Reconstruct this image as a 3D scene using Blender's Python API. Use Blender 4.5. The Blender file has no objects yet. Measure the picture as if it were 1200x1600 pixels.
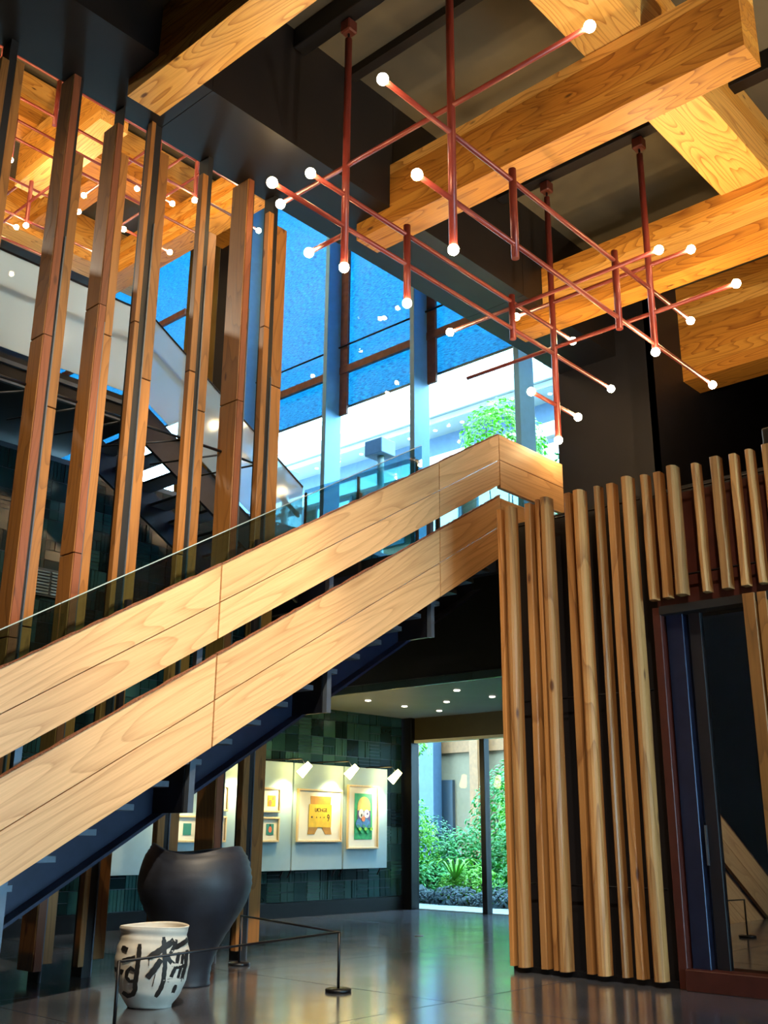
import bpy, bmesh, math, random
from mathutils import Vector, Matrix
random.seed(11)
S = bpy.context.scene
COL = S.collection

# ------------------------------------------------------------------ camera, world, exposure
YAW, PIT, ROLL, FPX = math.radians(42.156), math.radians(17.449), math.radians(.370), 1596.5
fw = Vector((math.cos(YAW)*math.cos(PIT), math.sin(YAW)*math.cos(PIT), math.sin(PIT)))
rt = Vector((math.sin(YAW), -math.cos(YAW), 0))
up = rt.cross(fw)
rt2 = math.cos(ROLL)*rt + math.sin(ROLL)*up
up2 = -math.sin(ROLL)*rt + math.cos(ROLL)*up
cd = bpy.data.cameras.new('camera')
cd.sensor_fit = 'VERTICAL'; cd.sensor_height = 36.0; cd.sensor_width = 27.0
cd.lens = FPX/1600*36.0
cd.clip_end = 300
cam = bpy.data.objects.new('camera', cd); COL.objects.link(cam)
m = Matrix((rt2, up2, -fw)).transposed().to_4x4(); m.translation = (0, 0, 1.5)
cam.matrix_world = m
S.camera = cam

world = bpy.data.worlds.new('sky'); S.world = world; world.use_nodes = True
bg = world.node_tree.nodes['Background']
bg.inputs[0].default_value = (.46, .76, 1.0, 1); bg.inputs[1].default_value = 20.0
S.view_settings.view_transform = 'Standard'; S.view_settings.look = 'None'
S.view_settings.exposure = 0.55; S.view_settings.gamma = 1.0
S.view_settings.use_curve_mapping = False
S.cycles.use_denoising = True
S.cycles.max_bounces = 8; S.cycles.transparent_max_bounces = 16
S.cycles.sample_clamp_indirect = 6.0
S.cycles.caustics_reflective = False; S.cycles.caustics_refractive = False

# ------------------------------------------------------------------ materials
def lin(h):
    h = h.lstrip('#'); o = []
    for i in (0, 2, 4):
        c = int(h[i:i+2], 16)/255
        o.append(c/12.92 if c <= .04045 else ((c+.055)/1.055)**2.4)
    return (*o, 1)
MATS = {}
def newmat(name):
    mt = bpy.data.materials.new(name); mt.use_nodes = True
    nt = mt.node_tree; b = nt.nodes['Principled BSDF']; MATS[name] = mt
    return mt, nt, b
def N(nt, t, **kw):
    n = nt.nodes.new(t)
    for k, v in kw.items(): setattr(n, k, v)
    return n
def mat(name, col, rough=.5, metal=0.0, var=.0, nscale=6, emit=None, estr=0, bump=0, spec=.5):
    mt, nt, b = newmat(name)
    c = lin(col) if isinstance(col, str) else col
    b.inputs['Roughness'].default_value = rough; b.inputs['Metallic'].default_value = metal
    b.inputs['Specular IOR Level'].default_value = spec
    tc = N(nt, 'ShaderNodeTexCoord'); no = N(nt, 'ShaderNodeTexNoise')
    no.inputs['Scale'].default_value = nscale; no.inputs['Detail'].default_value = 5
    nt.links.new(tc.outputs['Object'], no.inputs['Vector'])
    rp = N(nt, 'ShaderNodeValToRGB')
    v = var
    rp.color_ramp.elements[0].position = .3; rp.color_ramp.elements[1].position = .7
    rp.color_ramp.elements[0].color = (*[x*(1-v) for x in c[:3]], 1)
    rp.color_ramp.elements[1].color = (*[min(1, x*(1+v)) for x in c[:3]], 1)
    nt.links.new(no.outputs['Fac'], rp.inputs['Fac']); nt.links.new(rp.outputs['Color'], b.inputs['Base Color'])
    if bump:
        bp = N(nt, 'ShaderNodeBump'); bp.inputs['Strength'].default_value = bump; bp.inputs['Distance'].default_value = .02
        nt.links.new(no.outputs['Fac'], bp.inputs['Height']); nt.links.new(bp.outputs['Normal'], b.inputs['Normal'])
    if emit:
        b.inputs['Emission Color'].default_value = lin(emit); b.inputs['Emission Strength'].default_value = estr
    return mt
def wood(name, light, dark, axis=0, rings=16.0, along=.3, across=2.2, rough=.45, lum=.25, knot=.9, contrast=.75):
    mt, nt, b = newmat(name); L = nt.links.new
    tc = N(nt, 'ShaderNodeTexCoord'); oi = N(nt, 'ShaderNodeObjectInfo')
    mul = N(nt, 'ShaderNodeMath', operation='MULTIPLY'); mul.inputs[1].default_value = 57.0
    L(oi.outputs['Random'], mul.inputs[0])
    add = N(nt, 'ShaderNodeVectorMath', operation='ADD')
    L(tc.outputs['Object'], add.inputs[0]); L(mul.outputs[0], add.inputs[1])
    mp = N(nt, 'ShaderNodeMapping')
    sc = [across]*3; sc[axis] = along; mp.inputs['Scale'].default_value = sc
    L(add.outputs[0], mp.inputs['Vector'])
    no = N(nt, 'ShaderNodeTexNoise'); no.inputs['Scale'].default_value = 1.0; no.inputs['Detail'].default_value = 1.5
    no.inputs['Roughness'].default_value = .4; L(mp.outputs[0], no.inputs['Vector'])
    rm = N(nt, 'ShaderNodeMath', operation='MULTIPLY'); rm.inputs[1].default_value = rings; L(no.outputs['Fac'], rm.inputs[0])
    fr = N(nt, 'ShaderNodeMath', operation='FRACT'); L(rm.outputs[0], fr.inputs[0])
    rp = N(nt, 'ShaderNodeValToRGB'); e = rp.color_ramp.elements
    e[0].position = 0; e[0].color = (0, 0, 0, 1); e[1].position = 1; e[1].color = (.25, .25, .25, 1)
    a = e.new(.6); a.color = (.1, .1, .1, 1); a = e.new(.9); a.color = (.7, .7, .7, 1); a = e.new(.96); a.color = (1, 1, 1, 1)
    L(fr.outputs[0], rp.inputs['Fac'])
    # fine fibre
    mp2 = N(nt, 'ShaderNodeMapping'); sc2 = [55.0]*3; sc2[axis] = 1.6; mp2.inputs['Scale'].default_value = sc2
    L(add.outputs[0], mp2.inputs['Vector'])
    n2 = N(nt, 'ShaderNodeTexNoise'); n2.inputs['Scale'].default_value = 1.0; n2.inputs['Detail'].default_value = 3; L(mp2.outputs[0], n2.inputs['Vector'])
    fm = N(nt, 'ShaderNodeMath', operation='MULTIPLY_ADD'); L(n2.outputs['Fac'], fm.inputs[0]); fm.inputs[1].default_value = .7; fm.inputs[2].default_value = -.25
    gm = N(nt, 'ShaderNodeMath', operation='MULTIPLY_ADD', use_clamp=True); L(rp.outputs['Color'], gm.inputs[0]); gm.inputs[1].default_value = contrast; L(fm.outputs[0], gm.inputs[2])
    mx = N(nt, 'ShaderNodeMix', data_type='RGBA'); mx.inputs[6].default_value = lin(light); mx.inputs[7].default_value = lin(dark)
    L(gm.outputs[0], mx.inputs[0])
    # knots
    mp3 = N(nt, 'ShaderNodeMapping'); sc3 = [3.0]*3; sc3[axis] = 1.1; mp3.inputs['Scale'].default_value = sc3
    L(add.outputs[0], mp3.inputs['Vector'])
    vo = N(nt, 'ShaderNodeTexVoronoi'); vo.inputs['Scale'].default_value = 1.0; L(mp3.outputs[0], vo.inputs['Vector'])
    kr = N(nt, 'ShaderNodeValToRGB'); kr.color_ramp.elements[0].position = .05; kr.color_ramp.elements[0].color = (knot, knot, knot, 1)
    kr.color_ramp.elements[1].position = .1; kr.color_ramp.elements[1].color = (0, 0, 0, 1)
    L(vo.outputs['Distance'], kr.inputs['Fac'])
    mk = N(nt, 'ShaderNodeMix', data_type='RGBA'); L(kr.outputs['Color'], mk.inputs[0]); L(mx.outputs[2], mk.inputs[6]); mk.inputs[7].default_value = lin('#4a2410')
    hs = N(nt, 'ShaderNodeHueSaturation'); L(mk.outputs[2], hs.inputs['Color'])
    vr = N(nt, 'ShaderNodeMapRange'); L(oi.outputs['Random'], vr.inputs[0]); vr.inputs[3].default_value = 1-lum; vr.inputs[4].default_value = 1+lum
    L(vr.outputs[0], hs.inputs['Value']); L(hs.outputs[0], b.inputs['Base Color'])
    b.inputs['Roughness'].default_value = rough
    bp = N(nt, 'ShaderNodeBump'); bp.inputs['Strength'].default_value = .12; bp.inputs['Distance'].default_value = .01
    L(gm.outputs[0], bp.inputs['Height']); L(bp.outputs['Normal'], b.inputs['Normal'])
    return mt

for _ax, _n in ((0, 'beam_x'), (1, 'beam_y')):
    for _k, (_l, _d) in enumerate((('#e2ae5c', '#a4661f'), ('#d69a42', '#8f5216'), ('#c58634', '#804410'))):
        wood(_n+str(_k), _l, _d, _ax, rings=20, contrast=.75, lum=.12)
wood('panel_wood', '#e0b27e', '#9a6736', 0, rings=17, along=.2, across=1.8, lum=.08, knot=0, contrast=.38)
wood('fin_wood', '#96632f', '#5a3614', 2, lum=.2, rough=.5, contrast=.5)
wood('fin_wood_red', '#7c4426', '#502616', 2, lum=.15, rough=.6, contrast=.5)
wood('slat_wood', '#b5844f', '#734826', 2, rings=9, along=.25, lum=.25, rough=.42, contrast=.55)
wood('frame_wood', '#e2c89a', '#c9a66f', 2, knot=0, lum=.05, contrast=.3)
mat('live_edge', '#7b4a30', .9, var=.4, nscale=40, bump=.6)
mat('steel_black', '#0d0e14', .42, .3, var=.2)
mat('steel_navy', '#20263c', .38, .35, var=.15)
mat('steel_flat', '#5a6470', .4, .5, var=.1)
mat('beam_dark', '#110d0e', .5, .1, var=.2, nscale=2)
mat('maroon', '#4a1e16', .45, .1, var=.15)
mat('pipe_red', '#742e27', .35, .15, var=.1)
mat('ceiling_grey', '#4d4636', .85, var=.12, nscale=1.5)
mat('wall_dark', '#121118', .55, var=.25, nscale=1.2)
mat('wall_warm', '#8a7a62', .8, var=.12, nscale=1)
mat('mullion', '#5f9fd0', .5, .0, var=.05)  # blue of the daylight put into the colour of grey metal
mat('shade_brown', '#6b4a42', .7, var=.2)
mat('bronze', '#7a6538', .5, .7, var=.25, nscale=1)
mat('soffit_low', '#5c625f', .6, var=.12, nscale=1)
mat('fascia_metal', '#7f908e', .25, .9, var=.15, nscale=1)
mat('olive_panel', '#332d1c', .5, var=.1)
mat('board_white', '#9db8c2', .7, var=.03)
mat('paper', '#ede6d2', .8, var=.02)
mat('yellow_paint', '#e8bd1c', .7, var=.15, nscale=9); mat('ochre_paint', '#b9821c', .7, var=.2, nscale=9)
mat('ink', '#3a3214', .8); mat('green_paint', '#22a060', .7, var=.25, nscale=14); mat('blue_paint', '#3c78b4', .7, var=.3, nscale=20)
mat('violet_paint', '#51477f', .7, var=.2); mat('white_paint', '#dfe3e0', .7, var=.1); mat('coral_paint', '#e0784a', .7, var=.15)
mat('pale_yellow_paint', '#c9b65a', .7, var=.2, nscale=9); mat('teal_paint', '#2f8276', .7, var=.1); mat('crimson_paint', '#c22a48', .7, var=.1); mat('pink_paint', '#c9a4b4', .7, var=.1)
mat('lamp_white', '#d8d4c4', .4); mat('bulb', '#ffffff', .3, emit='#ffd9a0', estr=165); mat('lamp_glow', '#ffffff', .3, emit='#ffdf86', estr=25)
mat('downlight', '#ffffff', .3, emit='#fff2da', estr=6)
mat('black_clay', '#1a1d26', .55, var=.45, nscale=5, bump=.3)
mat('white_glaze', '#cfc8ba', .55, var=.14, nscale=5, bump=.25)
mat('brush_black', '#120f0e', .6, var=.4, nscale=20)
mat('leaf_bright', '#7cc832', .55, var=.35, nscale=3); mat('leaf_mid', '#3aa048', .55, var=.35, nscale=3)
mat('leaf_dark', '#2a6a4a', .6, var=.4, nscale=3); mat('leaf_grey', '#5d7078', .7, var=.4, nscale=5); mat('bark', '#3a2f26', .9, var=.3)
mat('paving', '#9aa6aa', .6, var=.1, nscale=2); mat('soil', '#3a3a30', .95, var=.3)
mat('ext_white', '#d8dcdc', .8); mat('ext_beige', '#7c6a52', .8, var=.08); mat('ext_blue', '#3f566e', .6, var=.1); mat('ext_dark', '#20303e', .5); mat('ext_grey', '#8b9494', .8); mat('ext_wood', '#8a5c38', .7, var=.2)
mat('speaker_black', '#0c0c0e', .6)
# glazed tiles: object-random shades
def tile_mat():
    mt, nt, b = newmat('tile_glaze'); L = nt.links.new
    oi = N(nt, 'ShaderNodeObjectInfo'); rp = N(nt, 'ShaderNodeValToRGB'); e = rp.color_ramp.elements
    e[0].color = lin('#0c1a1e'); e[1].color = lin('#3f6864'); a = e.new(.5); a.color = lin('#1c3c3e')
    tc = N(nt, 'ShaderNodeTexCoord'); no = N(nt, 'ShaderNodeTexNoise'); no.inputs['Scale'].default_value = 4
    L(tc.outputs['Object'], no.inputs['Vector'])
    mx = N(nt, 'ShaderNodeMix', data_type='FLOAT'); mx.inputs[0].default_value = .2; L(oi.outputs['Random'], mx.inputs[2]); L(no.outputs['Fac'], mx.inputs[3])
    L(mx.outputs[0], rp.inputs['Fac']); L(rp.outputs['Color'], b.inputs['Base Color']); b.inputs['Roughness'].default_value = .16
tile_mat()
def floor_mat():
    mt, nt, b = newmat('concrete'); L = nt.links.new
    tc = N(nt, 'ShaderNodeTexCoord'); n1 = N(nt, 'ShaderNodeTexNoise'); n1.inputs['Scale'].default_value = .6; n1.inputs['Detail'].default_value = 3; n1.inputs['Roughness'].default_value = .5
    n2 = N(nt, 'ShaderNodeTexNoise'); n2.inputs['Scale'].default_value = 1.7; n2.inputs['Detail'].default_value = 3
    geo = N(nt, 'ShaderNodeNewGeometry')
    L(geo.outputs['Position'], n1.inputs['Vector']); L(geo.outputs['Position'], n2.inputs['Vector'])
    rp = N(nt, 'ShaderNodeValToRGB'); e = rp.color_ramp.elements; e[0].position = .3; e[1].position = .72
    e[0].color = lin('#3c414c'); e[1].color = lin('#5e6068'); L(n1.outputs['Fac'], rp.inputs['Fac']); L(rp.outputs['Color'], b.inputs['Base Color'])
    mr = N(nt, 'ShaderNodeMapRange'); L(n2.outputs['Fac'], mr.inputs[0]); mr.inputs[1].default_value = .3; mr.inputs[2].default_value = .7; mr.inputs[3].default_value = .12; mr.inputs[4].default_value = .2
    b.inputs['Specular IOR Level'].default_value = 1.0
    b.inputs['Coat Weight'].default_value = .4; b.inputs['Coat Roughness'].default_value = .14
    L(mr.outputs[0], b.inputs['Roughness'])
floor_mat()
def glass_mat(name, tint, refl, rough=.02, frost=0.0, dark=0.0):
    mt = bpy.data.materials.new(name); mt.use_nodes = True; nt = mt.node_tree; L = nt.links.new; MATS[name] = mt
    nt.nodes.remove(nt.nodes['Principled BSDF']); out = nt.nodes['Material Output']
    tr = N(nt, 'ShaderNodeBsdfTransparent'); tr.inputs[0].default_value = lin(tint)
    gl = N(nt, 'ShaderNodeBsdfGlossy'); gl.inputs['Roughness'].default_value = rough
    fz = N(nt, 'ShaderNodeLayerWeight'); fz.inputs['Blend'].default_value = .5
    pw = N(nt, 'ShaderNodeMath', operation='POWER'); L(fz.outputs['Facing'], pw.inputs[0]); pw.inputs[1].default_value = 4.5
    ad = N(nt, 'ShaderNodeMath', operation='MULTIPLY_ADD', use_clamp=True); L(pw.outputs[0], ad.inputs[0]); ad.inputs[1].default_value = .6; ad.inputs[2].default_value = .012+refl
    base = tr
    if frost:
        tl = N(nt, 'ShaderNodeBsdfTranslucent'); tl.inputs[0].default_value = (.8, .85, .85, 1)
        df = N(nt, 'ShaderNodeBsdfDiffuse'); df.inputs[0].default_value = (.75, .78, .76, 1)
        m0 = N(nt, 'ShaderNodeMixShader'); m0.inputs[0].default_value = .4; L(tl.outputs[0], m0.inputs[1]); L(df.outputs[0], m0.inputs[2])
        m1 = N(nt, 'ShaderNodeMixShader'); m1.inputs[0].default_value = frost; L(tr.outputs[0], m1.inputs[1]); L(m0.outputs[0], m1.inputs[2]); base = m1
    mx = N(nt, 'ShaderNodeMixShader'); L(ad.outputs[0], mx.inputs[0]); L(base.outputs[0], mx.inputs[1]); L(gl.outputs[0], mx.inputs[2])
    L(mx.outputs[0], out.inputs['Surface'])
glass_mat('glass_clear', '#eef6f6', .0)
glass_mat('glass_rail', '#b9d6da', .05)
glass_mat('glass_frost', '#dfe8e8', .04, rough=.15, frost=.8)
glass_mat('glass_mist', '#cfe0e4', .05, rough=.1, frost=.4)
glass_mat('glass_dark', '#20282c', .28, rough=.01)
def blind_mat():
    mt = bpy.data.materials.new('blind_fabric'); mt.use_nodes = True; nt = mt.node_tree; L = nt.links.new; MATS['blind_fabric'] = mt
    nt.nodes.remove(nt.nodes['Principled BSDF']); out = nt.nodes['Material Output']
    tc = N(nt, 'ShaderNodeTexCoord'); mp = N(nt, 'ShaderNodeMapping'); mp.inputs['Scale'].default_value = (1, 2.2, 14); mp.inputs['Rotation'].default_value = (.12, 0, 0)
    L(tc.outputs['Object'], mp.inputs['Vector']); no = N(nt, 'ShaderNodeTexNoise'); no.inputs['Scale'].default_value = 3.2; no.inputs['Detail'].default_value = 4; no.inputs['Roughness'].default_value = .75
    L(mp.outputs[0], no.inputs['Vector'])
    rp = N(nt, 'ShaderNodeValToRGB'); e = rp.color_ramp.elements; e[0].position = .33; e[1].position = .68
    e[0].color = (.005, .065, .12, 1); e[1].color = (.06, .34, .46, 1); L(no.outputs['Fac'], rp.inputs['Fac'])  # daylight's blue is put into the fabric colour; the shades are grey
    tl = N(nt, 'ShaderNodeBsdfTranslucent'); L(rp.outputs['Color'], tl.inputs[0])
    df = N(nt, 'ShaderNodeBsdfDiffuse'); df.inputs[0].default_value = (.12, .14, .17, 1)
    ad = N(nt, 'ShaderNodeAddShader'); L(tl.outputs[0], ad.inputs[0]); L(df.outputs[0], ad.inputs[1]); L(ad.outputs[0], out.inputs['Surface'])
blind_mat()

# ------------------------------------------------------------------ helpers
def link(name, me, material=None, parent=None, loc=(0, 0, 0), rot=None):
    o = bpy.data.objects.new(name, me); COL.objects.link(o)
    if material and me is not None:
        if not me.materials: me.materials.append(MATS[material])
    o.location = loc
    if rot: o.rotation_euler = rot
    if parent: o.parent = parent
    return o
def tag(o, label=None, cat=None, group=None, kind=None):
    if label: o['label'] = label
    if cat: o['category'] = cat
    if group: o['group'] = group
    if kind: o['kind'] = kind
    return o
def empty(name, loc, label=None, cat=None, group=None, kind=None):
    o = bpy.data.objects.new(name, None); COL.objects.link(o); o.location = loc; o.empty_display_size = .1
    return tag(o, label, cat, group, kind)
BOXC = {}
def box_mesh(sx, sy, sz, bev=0.0, key=None):
    k = (round(sx, 4), round(sy, 4), round(sz, 4), bev, key)
    if k in BOXC: return BOXC[k]
    bm = bmesh.new(); bmesh.ops.create_cube(bm, size=1)
    bmesh.ops.scale(bm, vec=(sx, sy, sz), verts=bm.verts)
    if bev: bmesh.ops.bevel(bm, geom=bm.edges[:], offset=bev, segments=1, affect='EDGES')
    me = bpy.data.meshes.new('box'); bm.to_mesh(me); bm.free(); BOXC[k] = me
    return me
def rel(p, parent):
    if parent is None: return p
    q = Vector(p)
    a = parent
    while a is not None: q = q - a.location; a = a.parent
    return q
def box(name, x0, x1, y0, y1, z0, z1, material, parent=None, bev=0.0):
    """axis-aligned box given by world bounds (parents are never rotated)"""
    me = box_mesh(x1-x0, y1-y0, z1-z0, bev, material)
    return link(name, me, material, parent, rel(((x0+x1)/2, (y0+y1)/2, (z0+z1)/2), parent))
def mesh_obj(name, verts, faces, material, parent=None, loc=(0, 0, 0), smooth=False):
    me = bpy.data.meshes.new(name); me.from_pydata([tuple(v) for v in verts], [], faces); me.update()
    bm = bmesh.new(); bm.from_mesh(me); bmesh.ops.recalc_face_normals(bm, faces=bm.faces); bm.to_mesh(me); bm.free()
    if smooth:
        for p in me.polygons: p.use_smooth = True
    return link(name, me, material, parent, rel(loc, parent))
def tube(name, a, b, r, material, parent=None, n=10, r2=None):
    a, b = Vector(a), Vector(b); d = b-a; Ln = d.length; r2 = r if r2 is None else r2
    q = d.to_track_quat('Z', 'Y')
    vs, fs = [], []
    for k, (z, rr) in enumerate(((0, r), (Ln, r2))):
        for i in range(n):
            t = 2*math.pi*i/n; vs.append(q @ Vector((rr*math.cos(t), rr*math.sin(t), z)))
    for i in range(n): j = (i+1) % n; fs.append((i, j, n+j, n+i))
    fs.append(tuple(range(n))[::-1]); fs.append(tuple(range(n, 2*n)))
    o = mesh_obj(name, vs, fs, material, parent, a)
    for p in o.data.polygons:
        if len(p.vertices) == 4: p.use_smooth = True
    return o
def lathe(name, prof, material, parent=None, loc=(0, 0, 0), n=48, wob=None):
    vs, fs = [], []
    for k, (r, z) in enumerate(prof):
        for i in range(n):
            t = 2*math.pi*i/n; dr, dz = (0, 0) if wob is None else wob(k/(len(prof)-1), t)
            vs.append(((r+dr)*math.cos(t), (r+dr)*math.sin(t), z+dz))
    for k in range(len(prof)-1):
        for i in range(n):
            j = (i+1) % n; fs.append((k*n+i, k*n+j, (k+1)*n+j, (k+1)*n+i))
    fs.append(tuple(range(n))); fs.append(tuple(range((len(prof)-1)*n, len(prof)*n)))
    return mesh_obj(name, vs, fs, material, parent, loc, smooth=True)
def prism_xz(name, pts, y0, y1, material, parent=None, ang=0.0):
    """polygon in world XZ extruded over y0..y1; local x axis tilted by ang so that grain follows the slope"""
    cx = sum(p[0] for p in pts)/len(pts); cz = sum(p[1] for p in pts)/len(pts); cy = (y0+y1)/2
    ca, sa = math.cos(ang), math.sin(ang); vs = []
    for y in (y0, y1):
        for (x, z) in pts:
            dx, dz = x-cx, z-cz
            vs.append((dx*ca+dz*sa, y-cy, -dx*sa+dz*ca))
    n = len(pts)
    fs = [tuple(range(n)), tuple(range(2*n-1, n-1, -1))] + [(i, (i+1) % n, n+(i+1) % n, n+i) for i in range(n)]
    o = mesh_obj(name, vs, fs, material, parent, (cx, cy, cz))
    o.rotation_euler = (0, -ang, 0)
    return o
def struct(o, label=None, cat=None):
    o['kind'] = 'structure'
    if label: o['label'] = label
    if cat: o['category'] = cat
    return o
def copy_tree(o, off, parent=None):
    c = o.copy(); COL.objects.link(c); c.parent = parent
    if parent is None: c.location = o.location + Vector(off)
    for ch in o.children: copy_tree(ch, off, c)
    return c

# ------------------------------------------------------------------ setting: floor, walls, ceilings
fl = struct(box('floor', -4, 17.25, -5, 34, -.2, -.012, 'steel_black'), 'dark polished concrete hall floor with thin joints', 'floor')
for i in range(8):
    for j in range(8):
        if i < 7 or j < 3:
            x0, y0 = -4+i*3.05, -2.6+j*3.05
            if x0 > 17.2: continue
            x1 = min(x0+3.036, 17.24)
            box('floor_slab', x0, x1, y0, y0+3.036, -.06, 0, 'concrete', fl)
struct(box('floor_side', 17.3, 26, -5, 8.5, -.2, 0, 'concrete'), 'concrete floor of the side wing behind the slat screen', 'floor')
struct(box('wall_left', -4.2, -4, -5, 34, 0, 20.2, 'wall_dark'), 'dark hall wall left of the entrance', 'wall')
we = struct(box('wall_entrance', -4, 26, -5.2, -5, 4.2, 13, 'wall_warm'), 'plain entrance side wall of the hall above the shopfront', 'wall')
for (xa, xb) in ((-4, 5.0), (9.3336, 26)): box('wall_pier', xa, xb, -5.2, -5, 0, 4.2, 'wall_warm', we)
w8 = struct(empty('window_8', (7.5, -5.1, 0)), 'glazed entrance front behind the viewer', 'window')  # added opening out of view, lets in cool fill daylight
for k in range(2):
    box('pane', 5.0+k*2.1667+.06, 5.0+(k+1)*2.1667-.06, -5.11, -5.095, .06, 4.14, 'glass_clear', w8)
for k in range(3): box('mullion', 5.0+k*2.1667-.06, 5.0+k*2.1667+.06, -5.2, -5.0, 0, 4.2, 'steel_black', w8)
struct(box('wall_far', -4, 17.3, 34, 34.2, 0, 22.5, 'wall_dark'), 'dark far end wall of the atrium', 'wall')
struct(box('wall_right', 26, 26.2, -5.2, 9, 0, 13, 'wall_dark'), 'dark end wall of the side wing', 'wall')
struct(box('ceiling', -4.2, 26.2, -5.2, 10.6, 12.85, 13.05, 'ceiling_grey'), 'grey plaster hall ceiling above the timber beams', 'ceiling')
struct(box('wall_mezzanine', -4, 8.4, 20, 20.2, 7.95, 20.2, 'wall_warm'), 'beige wall at the back of the mezzanine', 'wall')
struct(box('ceiling_atrium', -4.2, 17.5, 10.6, 34.2, 20.2, 20.4, 'ceiling_grey'), 'high grey ceiling of the window atrium behind the fins', 'ceiling')
struct(box('wall_return', 17.3, 26.2, 8.6, 9.0, 0, 12.85, 'wall_dark'), 'dark return wall behind the lowest timber beam', 'wall')
struct(box('wall_block', 17.3, 17.6, 8.6, 10.74, 0, 20.2, 'wall_dark'), 'dark brown wall beside the tall window', 'wall')
struct(box('wall_above_beam', -4, 17.6, 10.4, 10.6, 13.05, 20.2, 'wall_dark'), 'upper wall over the dark soffit beam', 'wall')

# dark steel-clad beam along the fin row
db = empty('soffit_beam', (5, 9.9, 10.88), 'long dark clad beam the fins rise into', 'beam')
for k in range(6):
    x0 = -4+k*3.6; box('cladding_panel', x0, min(x0+3.59, 17.3), 9.27, 10.6, 10.88, 12.85, 'beam_dark', db)

# ------------------------------------------------------------------ timber beams (laminated)
def beam_y(x0, x1, y0, y1, z0, z1, label, n=5, notch=None):
    e = empty('timber_beam', ((x0+x1)/2, (y0+y1)/2, z0), label, 'beam', 'laminated timber ceiling beams')
    h = (z1-z0)/n
    for k in range(n):
        a, b_ = z0+k*h, z0+(k+1)*h-.006
        ye = y1
        if notch and a > notch[0]-.05: ye = notch[1]
        box('lamination', x0+random.uniform(0, .004), x1, y0, ye, a, b_, 'beam_y%d' % random.choice((0, 1, 2)), e)
    return e
def beam_x(x0, x1, y0, y1, z0, z1, label, n=4):
    e = empty('timber_beam', ((x0+x1)/2, (y0+y1)/2, z0), label, 'beam', 'laminated timber ceiling beams')
    h = (z1-z0)/n
    for k in range(n):
        box('lamination', x0, x1, y0+random.uniform(0, .004), y1, z0+k*h, z0+(k+1)*h-.002, 'beam_x%d' % random.choice((0, 1, 2)), e)
    return e
beam_y(10.32, 10.82, 3.55, 9.98, 10.58, 11.66, 'large timber beam with cut end grain above the red pendant', 6, (10.88, 9.265))
beam_y(5.93, 6.45, -3.0, 9.92, 10.62, 11.66, 'timber beam crossing the upper left corner', 5, (10.88, 9.265))
beam_y(14.62, 15.08, -3.0, 9.98, 10.58, 11.72, 'timber beam behind the pendant bulbs on the right', 6, (10.88, 9.265))
beam_y(18.9, 19.7, -3.0, 8.595, 10.65, 12.84, 'deepest timber beam ending at the dark wall on the right', 8)
beam_x(7.0, 26, 4.85, 5.7, 11.68, 12.84, 'wide pale timber beam crossing over the large beams', 4)
beam_x(-4, 14.6, -.6, .2, 11.68, 12.84, 'crossing timber beam out over the entrance', 4)
beam_y(10.3, 11.05, 18.3, 22.2, 17.3, 18.7, 'high timber beam behind the left fins', 5)
beam_y(12.5, 13.2, 22.45, 25.8, 18.75, 20.1, 'high timber beam over the mezzanine stair', 5)
beam_x(-4, 17.2, 21.4, 22.4, 18.75, 20.1, 'high timber cross beam in the atrium', 4)
beam_x(-4, 17.2, 17.4, 18.2, 18.75, 20.1, 'high timber cross beam nearest the soffit beam', 4)
beam_x(-4, 17.2, 25.9, 26.8, 18.6, 20.1, 'high timber cross beam at the back of the atrium', 4)
beam_y(14.8, 15.5, 18.25, 25.8, 17.6, 18.7, 'high timber beam beside the tall windows', 5)
for (x, y0, y1, lab) in ((7.55, 17.0, 21.3, 'black atrium ceiling track over the fins'), (12.55, 18.3, 21.3, 'black atrium ceiling track near the windows')):
    tag(box('ceiling_track', x-.12, x+.12, y0, y1, 19.85, 20.2, 'steel_black', bev=.01), lab, 'track')
# black steel tracks under the ceiling
for (x, y0, y1, lab) in ((13.32, 3, 9.26, 'black steel ceiling track carrying the right pendant rods'), (8.3, 3, 9.26, 'black steel ceiling track carrying the left pendant rods')):
    tag(box('ceiling_track', x-.12, x+.12, y0, y1, 12.5, 12.85, 'steel_black', bev=.01), lab, 'track')
for (x, y0, y1, lab) in ((12.2, 5.75, 9.26, 'dark steel purlin on the ceiling left of the right track'), (9.4, 5.75, 9.26, 'dark steel purlin on the ceiling right of the left track')):
    tag(box('ceiling_purlin', x-.08, x+.08, y0, y1, 12.7, 12.85, 'beam_dark'), lab, 'purlin')

# ------------------------------------------------------------------ window wall (X = 17.3)
def bay(idx, y0, y1, z0, z1, trans=()):
    e = empty('window_%d' % idx, (17.3, (y0+y1)/2, z0), 'tall window bay %s' % ['', 'nearest the dark brown wall', 'second from the dark brown wall', 'third from the dark brown wall', 'fourth from the dark brown wall', 'beyond the bronze panel', 'at the far end'][idx], 'window', None, 'structure')
    box('pane', 17.29, 17.31, y0, y1, z0, z1, 'glass_clear', e)
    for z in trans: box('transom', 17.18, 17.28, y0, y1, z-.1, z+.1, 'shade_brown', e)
    return e
MULL = [11.34, 14.28, 17.22, 20.5]
for k, y in enumerate(MULL):
    box_o = tag(box('window_mullion', 16.72, 17.28, y-.07, y+.07, 4.1, 20.2, 'mullion', bev=.008), ['deep blue-lit window fin beside the dark wall', 'deep blue-lit window fin in the middle', 'deep blue-lit window fin next to the timber fins', 'deep window fin hidden behind the timber fins'][k], 'mullion', 'deep window fins')
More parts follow.
